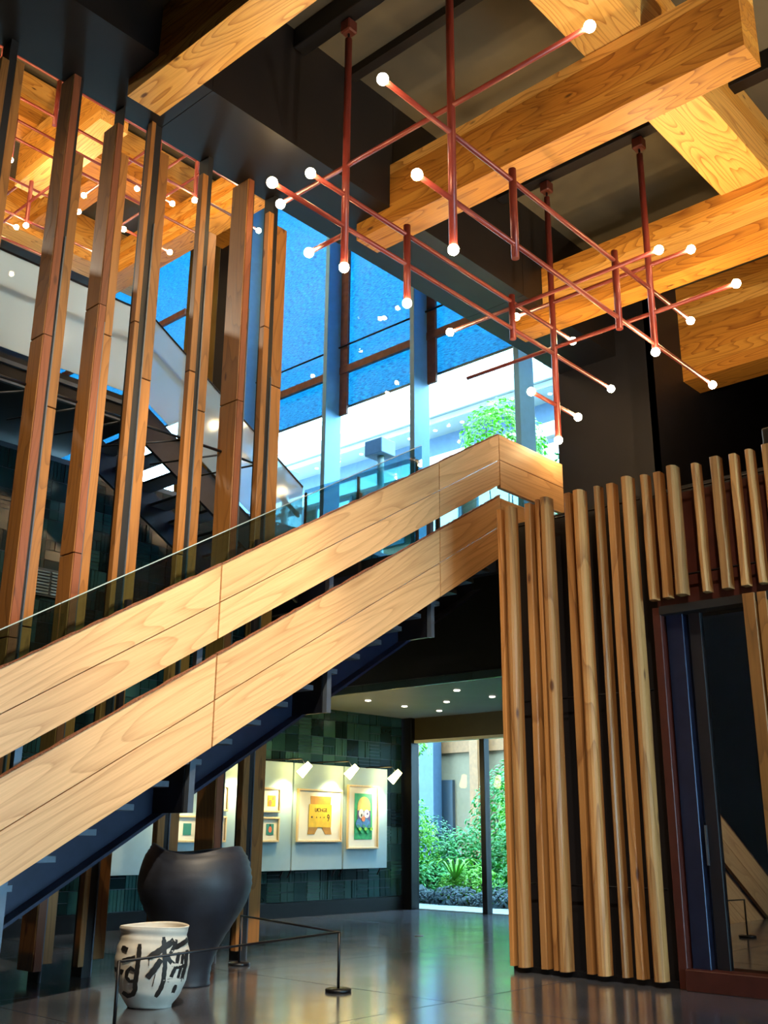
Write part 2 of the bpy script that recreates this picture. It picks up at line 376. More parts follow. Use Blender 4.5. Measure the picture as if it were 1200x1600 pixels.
bay(1, 10.75, 11.27, 4.1, 20.2); bay(2, 11.41, 14.21, 4.1, 20.2, (12.95,)); bay(3, 14.35, 17.15, 4.1, 20.2, (12.95,)); bay(4, 17.29, 20.43, 4.1, 20.2, (12.95,)); bay(5, 24.1, 29, 4.1, 20.2, (17.2,)); bay(6, 29.1, 34, 4.1, 20.2, (17.2,))
struct(box('wall_bronze', 17.2, 17.35, 22.5, 24.05, 4.1, 20.2, 'bronze'), 'bronze metal clad pier between the windows', 'wall')
struct(box('wall_navy', 17.2, 17.35, 20.57, 22.48, 4.1, 20.2, 'wall_dark'), 'dark wall panel beside the bronze pier', 'wall')
for k, (a, b_, z0) in enumerate(((11.41, 14.21, 12.0), (14.35, 17.15, 12.0), (17.29, 20.43, 12.0), (24.1, 28.95, 13.6), (29.1, 33.95, 13.6))):
    e = empty('roller_blind', (17.4, (a+b_)/2, z0), ['blue woven roller blind nearest the dark wall', 'blue woven roller blind in the middle window', 'blue woven roller blind beside the timber fins', 'blue woven roller blind beyond the bronze pier', 'blue woven roller blind at the far end'][k], 'blind', 'blue woven roller blinds')
    # slightly wavy fabric
    vs, fs = [], []; nz = 10
    for i in range(nz+1):
        z = z0+(20.1-z0)*i/nz
        for yy in (a, b_): vs.append((.006*math.sin(i*2.1), yy-(a+b_)/2, z-z0)); vs.append((.01+.006*math.sin(i*2.1), yy-(a+b_)/2, z-z0))
    for i in range(nz):
        p = i*4; q = p+4
        fs += [(p, p+2, q+2, q), (p+1, q+1, q+3, p+3), (p, q, q+1, p+1), (p+2, p+3, q+3, q+2)]
    fs += [(0, 1, 3, 2), (nz*4, nz*4+2, nz*4+3, nz*4+1)]
    mesh_obj('fabric', vs, fs, 'blind_fabric', e, (17.38, (a+b_)/2, z0))
    box('hem_bar', 17.37, 17.41, a, b_, z0-.05, z0, 'steel_flat', e)
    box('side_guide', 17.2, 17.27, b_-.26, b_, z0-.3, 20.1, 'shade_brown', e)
    tube('cord_rod', (17.15, a, z0+1.6), (17.15, b_, z0+1.6), .025, 'steel_black', e, 6)

# low glazed wing toward the garden
struct(box('ceiling_gallery', 13.3, 17.3, 7.65, 14.9, 3.89, 4.02, 'soffit_low'), 'low grey gallery ceiling with downlights', 'ceiling')
gf = struct(empty('trim_1', (13.28, 11, 3.88)), 'polished metal fascia along the low gallery ceiling', 'trim')
for k in range(3): box('fascia_strip', 13.26, 13.3, 7.65+k*2.42, 7.65+k*2.42+2.41, 3.875, 4.0, 'fascia_metal', gf)
struct(box('wall_bulkhead', 13.31, 13.5, 8.58, 14.9, 4.02, 5.63, 'wall_dark'), 'black bulkhead between gallery ceiling and landing', 'wall')
for k, (x, y) in enumerate(((14.22, 13.25), (15.35, 13.32), (15.31, 12.23), (16.37, 13.27), (14.15, 11.07), (15.24, 11.11))):
    o = lathe('downlight', ((.055, 0), (.055, -.012), (.04, -.014), (.035, -.004)), 'downlight', None, (x, y, 3.885), 16)
    tag(o, ['gallery downlight nearest the tile wall at the metal fascia', 'gallery downlight near the tile wall, middle of ceiling', 'gallery downlight in the centre of the ceiling', 'gallery downlight nearest the garden and tile wall', 'gallery downlight near the fascia above the screen', 'gallery downlight near the slat screen'][k], 'downlight', 'small recessed gallery downlights')
wg = struct(empty('window_7', (17.28, 12, 0)), 'garden glass wall at the end of the gallery', 'window')
box('header_panel', 17.22, 17.34, 8.6, 14.9, 3.42, 3.89, 'olive_panel', wg)
box('head_rail', 17.2, 17.36, 8.6, 14.9, 3.36, 3.42, 'lamp_white', wg)
box('jamb', 17.1, 17.36, 14.65, 14.9, 0, 3.9, 'steel_black', wg, .01)
box('post', 17.22, 17.4, 12.8, 12.92, 0, 3.38, 'steel_black', wg, .006)
box('post', 17.22, 17.4, 10.4, 10.52, 0, 3.38, 'steel_black', wg, .006)
box('pane', 17.29, 17.3, 12.92, 14.65, .01, 3.38, 'glass_clear', wg); box('pane', 17.29, 17.3, 10.52, 12.8, .01, 3.38, 'glass_clear', wg); box('pane', 17.29, 17.3, 8.61, 10.4, .01, 3.38, 'glass_clear', wg)
struct(box('wall_over_garden', 17.24, 17.4, 10.74, 34, 3.9, 4.1, 'steel_black'), 'steel sill beam over the garden glass', 'wall')
struct(box('wall_facade_low', 17.24, 17.4, 15.0, 34, 0, 3.9, 'wall_dark'), 'dark lower facade beyond the tile wall', 'wall')

# ------------------------------------------------------------------ tile wall
tw = struct(box('wall_gallery', 2.0, 17.05, 14.9, 15.1, 0, 7.5, 'steel_flat'), 'dark wall of patchwork green glazed tiles', 'wall')
struct(box('baseboard_gallery', 2.0, 17.05, 14.84, 14.9, 0, .26, 'steel_black'), 'black base strip under the tile wall', 'baseboard')
CELL = .34
def cell_mesh(kind):
    bm = bmesh.new(); g = .012; c = CELL
    R = []
    if kind == 0: R = [(0, 0, 1, 1)]
    elif kind == 1: R = [(0, 0, .5, .5), (.5, 0, 1, .5), (0, .5, .5, 1), (.5, .5, 1, 1)]
    elif kind == 2: R = [(i/5, 0, (i+1)/5, 1) for i in range(5)]
    elif kind == 3: R = [(0, i/5, 1, (i+1)/5) for i in range(5)]
    elif kind == 4: R = [(0, 0, .6, 1), (.6, 0, .8, 1), (.8, 0, 1, 1)]
    elif kind == 5: R = [(0, .5, 1, 1), (0, 0, .5, .5), (.5, 0, .75, .5), (.75, 0, 1, .5)]
    elif kind == 6: R = [(0, 0, 1, .5), (0, .5, .25, 1), (.25, .5, .5, 1), (.5, .5, 1, 1)]
    for k, (a, b_, a2, b2) in enumerate(R):
        d = .02+.012*((k*7+kind*3) % 4)/3
        mt = bmesh.ops.create_cube(bm, size=1)
        bmesh.ops.scale(bm, vec=((a2-a)*c-g, d, (b2-b_)*c-g), verts=mt['verts'])
        tilt = .012*((k*5+kind) % 3-1)
        bmesh.ops.rotate(bm, cent=(0, 0, 0), matrix=Matrix.Rotation(tilt, 3, 'X'), verts=mt['verts'])
        bmesh.ops.translate(bm, vec=(((a+a2)/2-.5)*c, -d/2, ((b_+b2)/2-.5)*c), verts=mt['verts'])
    me = bpy.data.meshes.new('tile'); bm.to_mesh(me); bm.free(); me.materials.append(MATS['tile_glaze'])
    return me
CM = [cell_mesh(k) for k in range(7)]
rest = []
nx, nz = int((17.05-2.0)/CELL), int((7.5-.27)/CELL)
for i in range(nx):
    for j in range(nz):
        x, z = 17.05-(i+.5)*CELL, .27+(j+.5)*CELL
        kind = random.choice((0, 0, 0, 1, 1, 2, 2, 3, 3, 4, 5, 6))
        low = z < 3.9 and x > 7.3 and not (x < 16.3 and .9 < z < 2.65)
        upp = 4.4 < z < 6.6 and 7.0 < x < 10.4
        if low or upp: link('tile', CM[kind], None, tw, rel((x, 14.9, z), tw))
        else: rest.append((kind, x, z))
bm = bmesh.new()
for kind, x, z in rest:
    n0 = len(bm.verts); bm.from_mesh(CM[kind]); bm.verts.ensure_lookup_table()
    bmesh.ops.translate(bm, vec=rel((x, 14.9, z), tw), verts=bm.verts[n0:])
me = bpy.data.meshes.new('tile_field'); bm.to_mesh(me); bm.free(); me.materials.append(MATS['tile_glaze'])
link('tile_field', me, None, tw)['kind'] = 'stuff'
# air grille in the upper wall
vg = empty('air_grille', (8.2, 14.8, 5.1), 'white louvred air grille on the upper tile wall', 'grille')
box('frame', 7.9, 8.75, 14.82, 14.87, 5.1, 5.55, 'steel_flat', vg)
for k in range(8): box('louvre', 7.93, 8.3, 14.79, 14.82, 5.13+k*.05, 5.155+k*.05, 'board_white', vg); box('louvre', 8.34, 8.72, 14.79, 14.82, 5.13+k*.05, 5.155+k*.05, 'board_white', vg)

# ------------------------------------------------------------------ display boards, framed pictures, picture lamps
PX = [9.6, 10.97, 12.33, 13.69, 15.06, 16.37]
bl = ['leftmost blue-grey display board behind the dark jar', 'blue-grey display board with small framed prints behind the jar', 'blue-grey display board with two small stacked prints', 'blue-grey display board with the yellow print', 'blue-grey display board with the green print']
for k in range(5):
    e = empty('display_board', ((PX[k]+PX[k+1])/2, 14.72, .83), bl[k], 'display board', 'display boards on the tile wall')
    box('board', PX[k]+.02, PX[k+1]-.02, 14.66, 14.72, .83, 2.77, 'board_white', e, .004)
    for s in (PX[k]+.1, PX[k+1]-.1):
        tube('bracket', (s, 14.74, .86), (s, 14.855, .7), .015, 'steel_black', e, 6); tube('bracket', (s, 14.72, 2.6), (s, 14.855, 2.6), .015, 'steel_black', e, 6)
def flat(name, pts, y, material, parent, th=.004):
    return prism_xz(name, pts, y-th, y, material, parent)
def frame(x0, x1, z0, z1, lab, mat_in=.11, bw=.035):
    e = empty('framed_print', ((x0+x1)/2, 14.655, z0), lab, 'picture', 'pale wood framed prints')
    for (a, b_, c, d) in ((x0, x1, z0, z0+bw), (x0, x1, z1-bw, z1), (x0, x0+bw, z0+bw, z1-bw), (x1-bw, x1, z0+bw, z1-bw)):
        box('frame_bar', a, b_, 14.605, 14.655, c, d, 'frame_wood', e, .004)
    box('mount', x0+bw, x1-bw, 14.63, 14.65, z0+bw, z1-bw, 'paper', e)
    return e
def ell(cx, cz, rx, rz, n=20): return [(cx+rx*math.cos(2*math.pi*i/n), cz+rz*math.sin(2*math.pi*i/n)) for i in range(n)]
YF = 14.629
# yellow print
e = frame(13.78, 14.98, 1.33, 2.30, 'large framed print of a yellow block figure')
flat('upper_block', [(14.13, 2.0), (14.66, 2.0), (14.68, 2.17), (14.12, 2.17)], YF, 'ochre_paint', e)
flat('yellow_block', [(14.08, 1.6), (14.68, 1.6), (14.69, 2.02), (14.09, 2.02)], YF-.003, 'yellow_paint', e)
flat('leg_shape', [(14.06, 1.47), (14.24, 1.47), (14.34, 1.61), (14.09, 1.61)], YF, 'ochre_paint', e)
flat('leg_shape', [(14.53, 1.47), (14.7, 1.47), (14.67, 1.61), (14.43, 1.61)], YF, 'ochre_paint', e)
for k in range(3): flat('dot_mark', [(14.27+k*.1, 1.77), (14.3+k*.1, 1.77), (14.285+k*.1, 1.8)], YF-.007, 'ink', e)
flat('dot_mark', ell(14.16, 1.785, .022, .018, 8), YF-.007, 'ink', e)
def text(body, x, y, z, size, material, parent, rotz=0.0, sx=1.0):
    cu = bpy.data.curves.new('lettering', 'FONT'); cu.body = body; cu.size = size; cu.extrude = .002; cu.align_x = 'CENTER'
    o = bpy.data.objects.new('lettering', cu); COL.objects.link(o); o.parent = parent
    dg = bpy.context.evaluated_depsgraph_get(); me = bpy.data.meshes.new_from_object(o.evaluated_get(dg))
    bpy.data.objects.remove(o); bpy.data.curves.remove(cu)
    me.materials.clear(); me.materials.append(MATS[material])
    q = link('lettering', me, None, parent, rel((x, y, z), parent), (math.pi/2, 0, rotz)); q.scale = (sx, 1, 1)
    return q
text('UCHGE', 14.4, YF-.009, 1.885, .1, 'ink', e); text('9', 14.6, YF-.009, 1.71, .19, 'ink', e, 0, .75)
# green print
e = frame(15.14, 16.04, 1.20, 2.42, 'tall framed green print with an arched picture')
flat('green_field', [(15.34, 1.38), (15.86, 1.38), (15.86, 2.26), (15.34, 2.26)], YF, 'green_paint', e)
arch = [(15.42, 1.62), (15.8, 1.62)] + [(15.61+.19*math.cos(t), 2.0+.2*math.sin(t)) for t in [math.pi*i/12 for i in range(13)]]
flat('arch', arch, YF-.004, 'pale_yellow_paint', e)
flat('violet_ground', [(15.42, 1.6), (15.8, 1.6), (15.8, 1.93), (15.42, 1.93)], YF-.008, 'violet_paint', e)
flat('blue_shape', ell(15.64, 1.68, .14, .1), YF-.012, 'blue_paint', e); flat('blue_shape', ell(15.46, 1.68, .09, .09), YF-.011, 'blue_paint', e)
flat('white_shape', ell(15.52, 1.87, .07, .09), YF-.013, 'white_paint', e); flat('white_shape', ell(15.68, 1.87, .08, .08), YF-.013, 'white_paint', e)
flat('dot_mark', ell(15.53, 1.84, .02, .03, 10), YF-.018, 'ink', e); flat('dot_mark', ell(15.7, 1.87, .025, .025, 10), YF-.018, 'violet_paint', e)
flat('coral_shape', ell(15.58, 1.77, .05, .05), YF-.018, 'coral_paint', e)
for k in range(9): flat('foliage_shape', ell(15.38+.055*k, 1.53+.05*((k*5) % 3), .045, .035, 9), YF-.016, ('green_paint', 'teal_paint', 'leaf_bright')[k % 3], e)
# small prints
e = frame(12.87, 13.34, 1.85, 2.29, 'small framed print with red spots on yellow, upper of two'); flat('yellow_field', [(13.03, 1.96), (13.22, 1.96), (13.22, 2.15), (13.03, 2.15)], YF, 'yellow_paint', e); flat('coral_shape', ell(13.09, 2.02, .04, .055, 12), YF-.004, 'coral_paint', e); flat('coral_shape', ell(13.17, 2.1, .03, .04, 12), YF-.004, 'coral_paint', e)
e = frame(12.85, 13.33, 1.33, 1.77, 'small framed print of an orange bulb on teal, lower of two'); flat('teal_field', [(13.02, 1.46), (13.2, 1.46), (13.2, 1.65), (13.02, 1.65)], YF, 'teal_paint', e); flat('coral_shape', ell(13.11, 1.55, .04, .055, 12), YF-.004, 'coral_paint', e); flat('stem_shape', [(13.1, 1.6), (13.12, 1.6), (13.125, 1.65), (13.095, 1.65)], YF-.003, 'ink', e)
e = frame(11.62, 12.1, 1.85, 2.29, 'small framed print of slanted teal and pink shapes'); flat('teal_field', [(11.88, 1.95), (11.97, 1.95), (11.97, 2.17), (11.93, 2.17)], YF, 'teal_paint', e); flat('pink_shape', [(11.76, 1.97), (11.8, 1.97), (11.9, 2.17), (11.78, 2.17)], YF, 'pink_paint', e)
e = frame(11.6, 12.08, 1.33, 1.77, 'small framed print of a crimson block'); flat('crimson_field', [(11.76, 1.45), (11.93, 1.45), (11.93, 1.66), (11.76, 1.66)], YF, 'crimson_paint', e)
e = frame(11.0, 11.46, 1.33, 1.77, 'small framed teal print partly behind a timber fin'); flat('teal_field', [(11.15, 1.45), (11.32, 1.45), (11.32, 1.64), (11.15, 1.64)], YF, 'teal_paint', e)
def picture_lamp(x, z, lab):
    e = empty('picture_lamp', (x, 14.85, z), lab, 'lamp', 'spot lamps over the display boards')
    tube('arm', (x-.55, 14.85, z+.12), (x+.05, 14.3, z+.16), .014, 'steel_black', e, 6)
    tube('stem', (x+.05, 14.3, z+.16), (x+.12, 14.25, z+.02), .008, 'steel_flat', e, 6)
    a, b_ = Vector((x+.17, 14.2, z+.07)), Vector((x+.04, 14.34, z-.13))
    tube('shade', a, b_, .06, 'lamp_glow', e, 14, .085)
    ld = bpy.data.lights.new('picture_lamp_light', 'SPOT'); ld.energy = 75; ld.color = (1, .84, .45); ld.spot_size = math.radians(105); ld.spot_blend = .8; ld.shadow_soft_size = .06
    o = bpy.data.objects.new('lamp_light', ld); COL.objects.link(o); o.parent = e; o.location = rel(b_+(b_-a).normalized()*.03, e)
    o.rotation_euler = (Vector((x-.1, 14.66, z-.75))-b_).to_track_quat('-Z', 'Y').to_euler()
for k, (x, z) in enumerate(((11.0, 2.62), (12.27, 2.64), (13.5, 2.66), (14.77, 2.68), (16.05, 2.64))):
    picture_lamp(x, z, ['picture lamp behind the stair stringer', 'picture lamp over the two stacked prints', 'picture lamp over the yellow print', 'picture lamp over the green print', 'picture lamp nearest the garden glass'][k])

# ------------------------------------------------------------------ stair, first flight
SL = .591; ANG = math.atan(SL); YS = 8.5
def ztop(x): return 2.85+SL*(x-4.39)
st = empty('staircase', (3.0, 9.2, 0), 'open stair with pale timber board sides rising to the window landing', 'staircase')
segs = [(-.6, 2.98), (3.0, 6.77), (6.79, 10.53), (10.55, 11.99)]
for (xa, xb) in segs:
    for (t0, t1) in ((0, -.41), (-.422, -.81), (-.99, -1.45), (-1.462, -1.93)):
        if ztop(xb)+t1 < .05: continue
        prism_xz('side_plank', [(xa, ztop(xa)+t1), (xb, ztop(xb)+t1), (xb, ztop(xb)+t0), (xa, ztop(xa)+t0)], YS, YS+.07, 'panel_wood', st, ANG)
    for t0 in (0, -.99):
        pts = [(xa, ztop(xa)+t0), (xb, ztop(xb)+t0)]; n = 40
        top = [(xb+(xa-xb)*i/n, ztop(xb+(xa-xb)*i/n)+t0+.018+random.uniform(-.007, .009)) for i in range(n+1)]
        prism_xz('live_edge', pts+top, YS-.006, YS+.05, 'live_edge', st, ANG)
zl = 7.35
for (t0, t1) in ((0, -.41), (-.422, -.86), (-1.03, -1.45), (-1.462, -1.88)):
    prism_xz('side_plank', [(12.01, zl+t1), (13.78, zl+t1), (13.78, zl+t0), (12.01, zl+t0)], YS, YS+.07, 'panel_wood', st)
for k in range(-9, 18):
    x, z = 5.12+.39*k, 1.25+.2305*k
    if z < .1 or x > 11.9: continue
    box('tread', x-.3, x+.06, YS+.1, 10.0, z-.02, z+.04, 'steel_flat', st, .004)
def zs(x): return .69+.603*(x-4.99)
x0, x1 = 3.9, 12.1
prism_xz('stringer', [(x0, zs(x0)+.03), (x1, zs(x1)+.03), (x1, zs(x1)+.56), (x0, zs(x0)+.56)], 9.16, 9.26, 'steel_navy', st)
prism_xz('stringer_flange', [(x0, zs(x0)), (x1, zs(x1)), (x1, zs(x1)+.035), (x0, zs(x0)+.035)], 8.98, 9.42, 'steel_navy', st)
for x in (2.75, 4.68, 6.6, 8.52, 10.45, 12.3):
    zb = max(zs(min(x, 11))+.02, .05)
    if x < 12: box('bracket_plate', x-.03, x+.03, YS+.16, 9.16, zb, zb+.62, 'steel_black', st)
    if x < 12: box('guard_post', x-.02, x+.05, YS+.08, YS+.15, zb, ztop(min(x, 12))-.06, 'steel_flat', st)
    box('far_guard_post', x-.02, x+.04, 9.94, 10.0, max(.0, ztop(x)-1.75), ztop(min(x, 12))-.1, 'steel_black', st)
def zg(x): return 3.48+.592*(x-5.11)
for k in range(8):
    xa, xb = -.4+1.55*k, -.4+1.55*k+1.54
    prism_xz('glass_pane', [(xa, zg(xa)-1.3), (xb, zg(xb)-1.3), (xb, zg(xb)), (xa, zg(xa))], 10.03, 10.045, 'glass_rail', st)
    prism_xz('glass_edge', [(xa, zg(xa)), (xb, zg(xb)), (xb, zg(xb)+.012), (xa, zg(xa)+.012)], 10.025, 10.05, 'board_white', st)
ld_ = empty('stair_landing', (12.8, 11, 5.5), 'dark stair landing with glass guard in front of the tall windows', 'landing')
box('slab', 12.0, 13.6, 8.62, 14.4, 5.63, 5.83, 'steel_black', ld_)
box('edge_beam', 12.0, 12.12, 8.62, 14.4, 5.2, 5.63, 'steel_navy', ld_)
for k in range(2): box('glass_pane', 11.9, 11.915, 10.1+k*1.3, 11.39+k*1.3, 5.9, 7.35, 'glass_rail', ld_)
for k in range(3): box('glass_post', 11.9, 11.94, 10.06+k*1.3, 10.1+k*1.3, 5.5, 7.3, 'steel_black', ld_)
box('end_guard', 13.56, 13.575, 8.65, 14.3, 5.9, 7.3, 'glass_rail', ld_)

# ------------------------------------------------------------------ second flight and mezzanine
s2 = empty('staircase', (10, 13.4, 5.5), 'dark upper flight with glass sides behind the timber fins', 'staircase')
def z2(x): return 7.38+.59*(11.87-x)      # top of the glass
for k in range(9):
    x = 11.7-.39*k; z = 5.95+.2305*k
    box('tread', x-.36, x, 12.8, 14.3, z, z+.05, 'steel_flat', s2); 
for y in (12.78, 14.3):
    prism_xz('stringer', [(8.3, z2(8.3)-2.05), (11.9, z2(11.9)-2.05), (11.9, z2(11.9)-1.45), (8.3, z2(8.3)-1.45)], y, y+.06, 'steel_navy', s2)
for k in range(3):
    xa, xb = 8.42+k*1.15, 8.42+k*1.15+1.14
    prism_xz('glass_pane', [(xa, z2(xa)-1.45), (xb, z2(xb)-1.45), (xb, z2(xb)), (xa, z2(xa))], 12.7, 12.715, 'glass_mist', s2)
    prism_xz('glass_edge', [(xa, z2(xa)), (xb, z2(xb)), (xb, z2(xb)+.03), (xa, z2(xa)+.03)], 12.69, 12.725, 'steel_black', s2)
prism_xz('handrail', [(8.4, z2(8.4)-.5), (11.9, z2(11.9)-.5), (11.9, z2(11.9)-.44), (8.4, z2(8.4)-.44)], 12.8, 12.86, 'steel_flat', s2)
mz = empty('mezzanine', (4, 16, 7.5), 'dark mezzanine floor with frosted glass balustrade behind the fins', 'mezzanine')
box('slab', -4, 8.4, 12.8, 20, 7.55, 7.95, 'steel_black', mz); box('edge_trim', -4, 8.4, 12.74, 12.8, 7.78, 7.84, 'steel_flat', mz); box('edge_trim', -4, 8.4, 12.74, 12.8, 7.5, 7.55, 'steel_flat', mz)
for k in range(6): box('glass_pane', 8.4-1.95*(k+1)+.01, 8.4-1.95*k, 12.7, 12.715, 7.98, 9.43, 'glass_frost', mz); box('glass_edge', 8.4-1.95*(k+1)+.01, 8.4-1.95*k, 12.69, 12.725, 9.43, 9.46, 'steel_black', mz)
box('handrail', -4, 8.4, 12.8, 12.86, 8.9, 8.96, 'steel_flat', mz)

# ------------------------------------------------------------------ timber fins
# front corner x, depth of left board, left board right edge, right board left and right edge, its depth
FIN = [(4.44, .16, 4.54, 4.64, 4.75, .16), (5.39, .29, 5.50, 5.56, 5.68, .2), (6.08, .3, 6.18, 6.21, 6.33, .2), (6.62, .1, 6.69, 6.81, 6.96, .16), (7.53, .1, 7.63, 7.72, 7.86, .16), (8.36, .37, 8.47, None, None, 0), (8.8, .1, 8.9, 9.0, 9.2, .18)]
FX = [(f[0]+(f[4] or f[2]))/2 for f in FIN]
fl_l = ['timber fin at the left picture edge', 'second timber fin from the left picture edge', 'third timber fin from the left picture edge', 'middle timber fin of the seven', 'third timber fin from the window', 'timber fin behind the jar, second from the window', 'timber fin nearest the blue window']
YB = 10.36
for k, (xc, d1, xr, x2, x3, d2) in enumerate(FIN):
    e = empty('timber_fin', (FX[k], 10.6, 0), 'wooden boards on a steel post, ' + fl_l[k], 'fin', 'tall timber fins below the soffit beam')
    zt = 10.88
    pa, pb = xr, (x2 if x2 else xr+.05)
    box('steel_post', pa+.002, pb-.002, YB+.03, YB+.24, 0, zt, 'speaker_black', e); box('steel_strip', pb-.022, pb-.006, YB+.01, YB+.03, 0, zt-1.5-2*random.random(), 'steel_flat', e)
    top = zt-(.0 if k % 2 else .35)
    zz = [.1, random.uniform(3.2, 5.6), random.uniform(7.0, 8.8), top]
    for a, b_ in zip(zz[:-1], zz[1:]): box('board', xc, xr, YB, YB+d1, a+.012, b_, 'fin_wood', e, .006)
    if d1 > .2:
        for a, b_ in zip(zz[:-1], zz[1:]): box('face_board', xc+.01, xr, YB-.012, YB-.001, a+.012, b_, 'fin_wood_red', e)
    if x2:
        zz = [.16, random.uniform(2.6, 4.6), random.uniform(6.0, 8.0), zt-(.25+1.2*((k*37 % 10)/10))]
        for a, b_ in zip(zz[:-1], zz[1:]): box('board', x2, x3, YB+.03, YB+.03+d2, a+.012, b_, 'fin_wood', e, .006)
for k in range(6):
    xa, xb = FX[k], FX[k+1]
    e = empty('tie_rod', ((xa+xb)/2, 11.2, 7.3), 'thin dark tie rods bracing %s' % ['the first two fins', 'the second and third fins', 'the third and fourth fins', 'the fourth and fifth fins', 'the fifth and sixth fins', 'the two fins nearest the window'][k], 'brace', 'tie rods behind the fins')
    tube('rod', (xa, 10.64, 6.56), (xb, 10.64, 6.56), .02, 'steel_black', e, 6); tube('rod', (xa+.1, 11.5, 6.42), (xb, 10.66, 6.54), .014, 'steel_black', e, 6)

# ------------------------------------------------------------------ slat screen and glazed room
sc_ = empty('slat_screen', (10.4, 6.5, .0), 'tall screen of vertical timber slats left of the glass door', 'screen')
s3_ = empty('slat_screen', (10.4, 4.6, 4.0), 'short hanging timber slats above the glass door', 'screen')
SLATS = [(7.42, .11, 5.54), (7.25, .2, 5.53), (6.98, .15, 5.53), (6.83, .1, 5.55), (6.70, .19, 5.54), (6.39, .14, 5.54), (6.22, .2, 5.53), (5.98, .13, 5.54), (5.79, .15, 5.53), (5.56, .19, 5.55), (5.35, .15, 5.54), (5.17, .14, 5.53), (4.98, .18, 5.55), (4.71, .14, 5.53), (4.47, .16, 5.55), (4.26, .13, 5.53), (4.08, .14, 5.54), (3.88, .15, 5.55), (3.65, .17, 5.53), (3.42, .14, 5.55), (3.2, .16, 5.54)]
def slat(yc, w, z0, z1, xf, d, rnd, parent):
    """rounded-front board: polygon in XY extruded up"""
    h = w/2
    if rnd: pr = [(xf+d, -h), (xf+d, h), (xf+.05, h), (xf+.015, h*.75), (xf, h*.35), (xf, -h*.35), (xf+.015, -h*.75), (xf+.05, -h)]
    else: pr = [(xf+d, -h), (xf+d, h), (xf+.012, h), (xf, h-.012), (xf, -h+.012), (xf+.012, -h)]
    n = len(pr); vs = []
    L = z1-z0
    for kz in range(7):
        jit = .006
        for (x, y) in pr: vs.append((x-10.4+random.uniform(-jit, jit)*.4, y+random.uniform(-jit, jit)*.4+.0022*math.sin(kz*1.7+yc*9), L*kz/6))
    fs = [tuple(range(n)), tuple(range(6*n, 7*n))]
    for kz in range(6):
        for i in range(n): j = (i+1) % n; fs.append((kz*n+i, kz*n+j, kz*n+n+j, kz*n+n+i))
    return mesh_obj('slat', vs, fs, 'slat_wood', parent, (10.4, yc, z0))
for k, (y, w, zt) in enumerate(SLATS):
    big = w > .17
    xf = 10.36 if big else 10.42
    slat(y, w*(.62 if big else .6), .06 if y > 5.4 else 4.04, zt, xf,   .16 if big else .13, big or k % 3 == 1, sc_ if y > 5.4 else s3_)
for z in (5.3, 3.05, .95): tube('rod', (10.57, 5.48, z), (10.57, 7.46, z), .012, 'steel_black', sc_, 6)
for z in (5.3, 4.3): tube('rod', (10.57, 3.1, z), (10.57, 5.42, z), .012, 'steel_black', s3_, 6)
box('foot_rail', 10.5, 10.62, 5.4, 7.3, .0, .06, 'steel_black', sc_)
struct(box('wall_room_front', 10.72, 10.8, 5.4, 7.5, 0, 5.3, 'wall_dark'), 'dark wall behind the tall slats', 'wall')
struct(box('wall_room_side', 10.72, 17.2, 7.5, 7.6, 0, 5.3, 'wall_dark'), 'dark side wall of the glazed room', 'wall')
struct(box('ceiling_room', 10.72, 17.2, -2, 7.5, 5.3, 5.4, 'wall_dark'), 'flat dark roof of the glazed room', 'ceiling')
struct(box('wall_room_back', 17.1, 17.2, -2, 7.5, 0, 5.3, 'wall_dark'), 'dark back wall of the glazed room', 'wall')
struct(box('trim_2', 10.66, 10.8, -2, 5.4, 3.95, 5.3, 'maroon'), 'dark brown panel behind the short slats', 'trim')
dr = struct(empty('door_1', (10.6, 4.4, 0)), 'wide glass door in dark frame right of the slats', 'door')
box('frame_post', 10.48, 10.62, 5.28, 5.38, 0, 3.95, 'maroon', dr, .005)
box('steel_column', 10.56, 10.8, 5.06, 5.26, .05, 3.95, 'steel_navy', dr, .006)
box('steel_column', 10.62, 10.84, 4.88, 5.02, .05, 3.95, 'wall_dark', dr, .006)
box('sill', 10.42, 10.7, 2.4, 5.28, 0, .2, 'maroon', dr, .006)
box('header', 10.45, 10.7, 2.4, 5.28, 3.86, 3.95, 'speaker_black', dr)
box('timber_post', 10.42, 10.58, 4.17, 4.3, .2, 3.95, 'fin_wood', dr, .005); box('timber_post', 10.44, 10.6, 4.05, 4.15, .2, 3.95, 'fin_wood', dr, .005)
box('pane', 10.66, 10.675, 4.3, 5.06, .2, 3.86, 'glass_dark', dr); box('pane', 10.66, 10.675, 2.4, 4.05, .2, 3.86, 'glass_dark', dr)
box('handle', 10.58, 10.61, 5.0, 5.02, 1.2, 1.6, 'steel_flat', dr)
sp = empty('loudspeaker', (11.0, 3.72, 5.4), 'black box on the glazed room roof behind the slats', 'speaker')
box('cabinet', 10.95, 11.3, 3.5, 4.1, 5.42, 5.95, 'speaker_black', sp, .015); box('grille', 10.93, 10.95, 3.54, 4.06, 5.46, 5.91, 'steel_black', sp); box('foot', 11.0, 11.25, 3.6, 4.0, 5.4, 5.42, 'steel_black', sp)

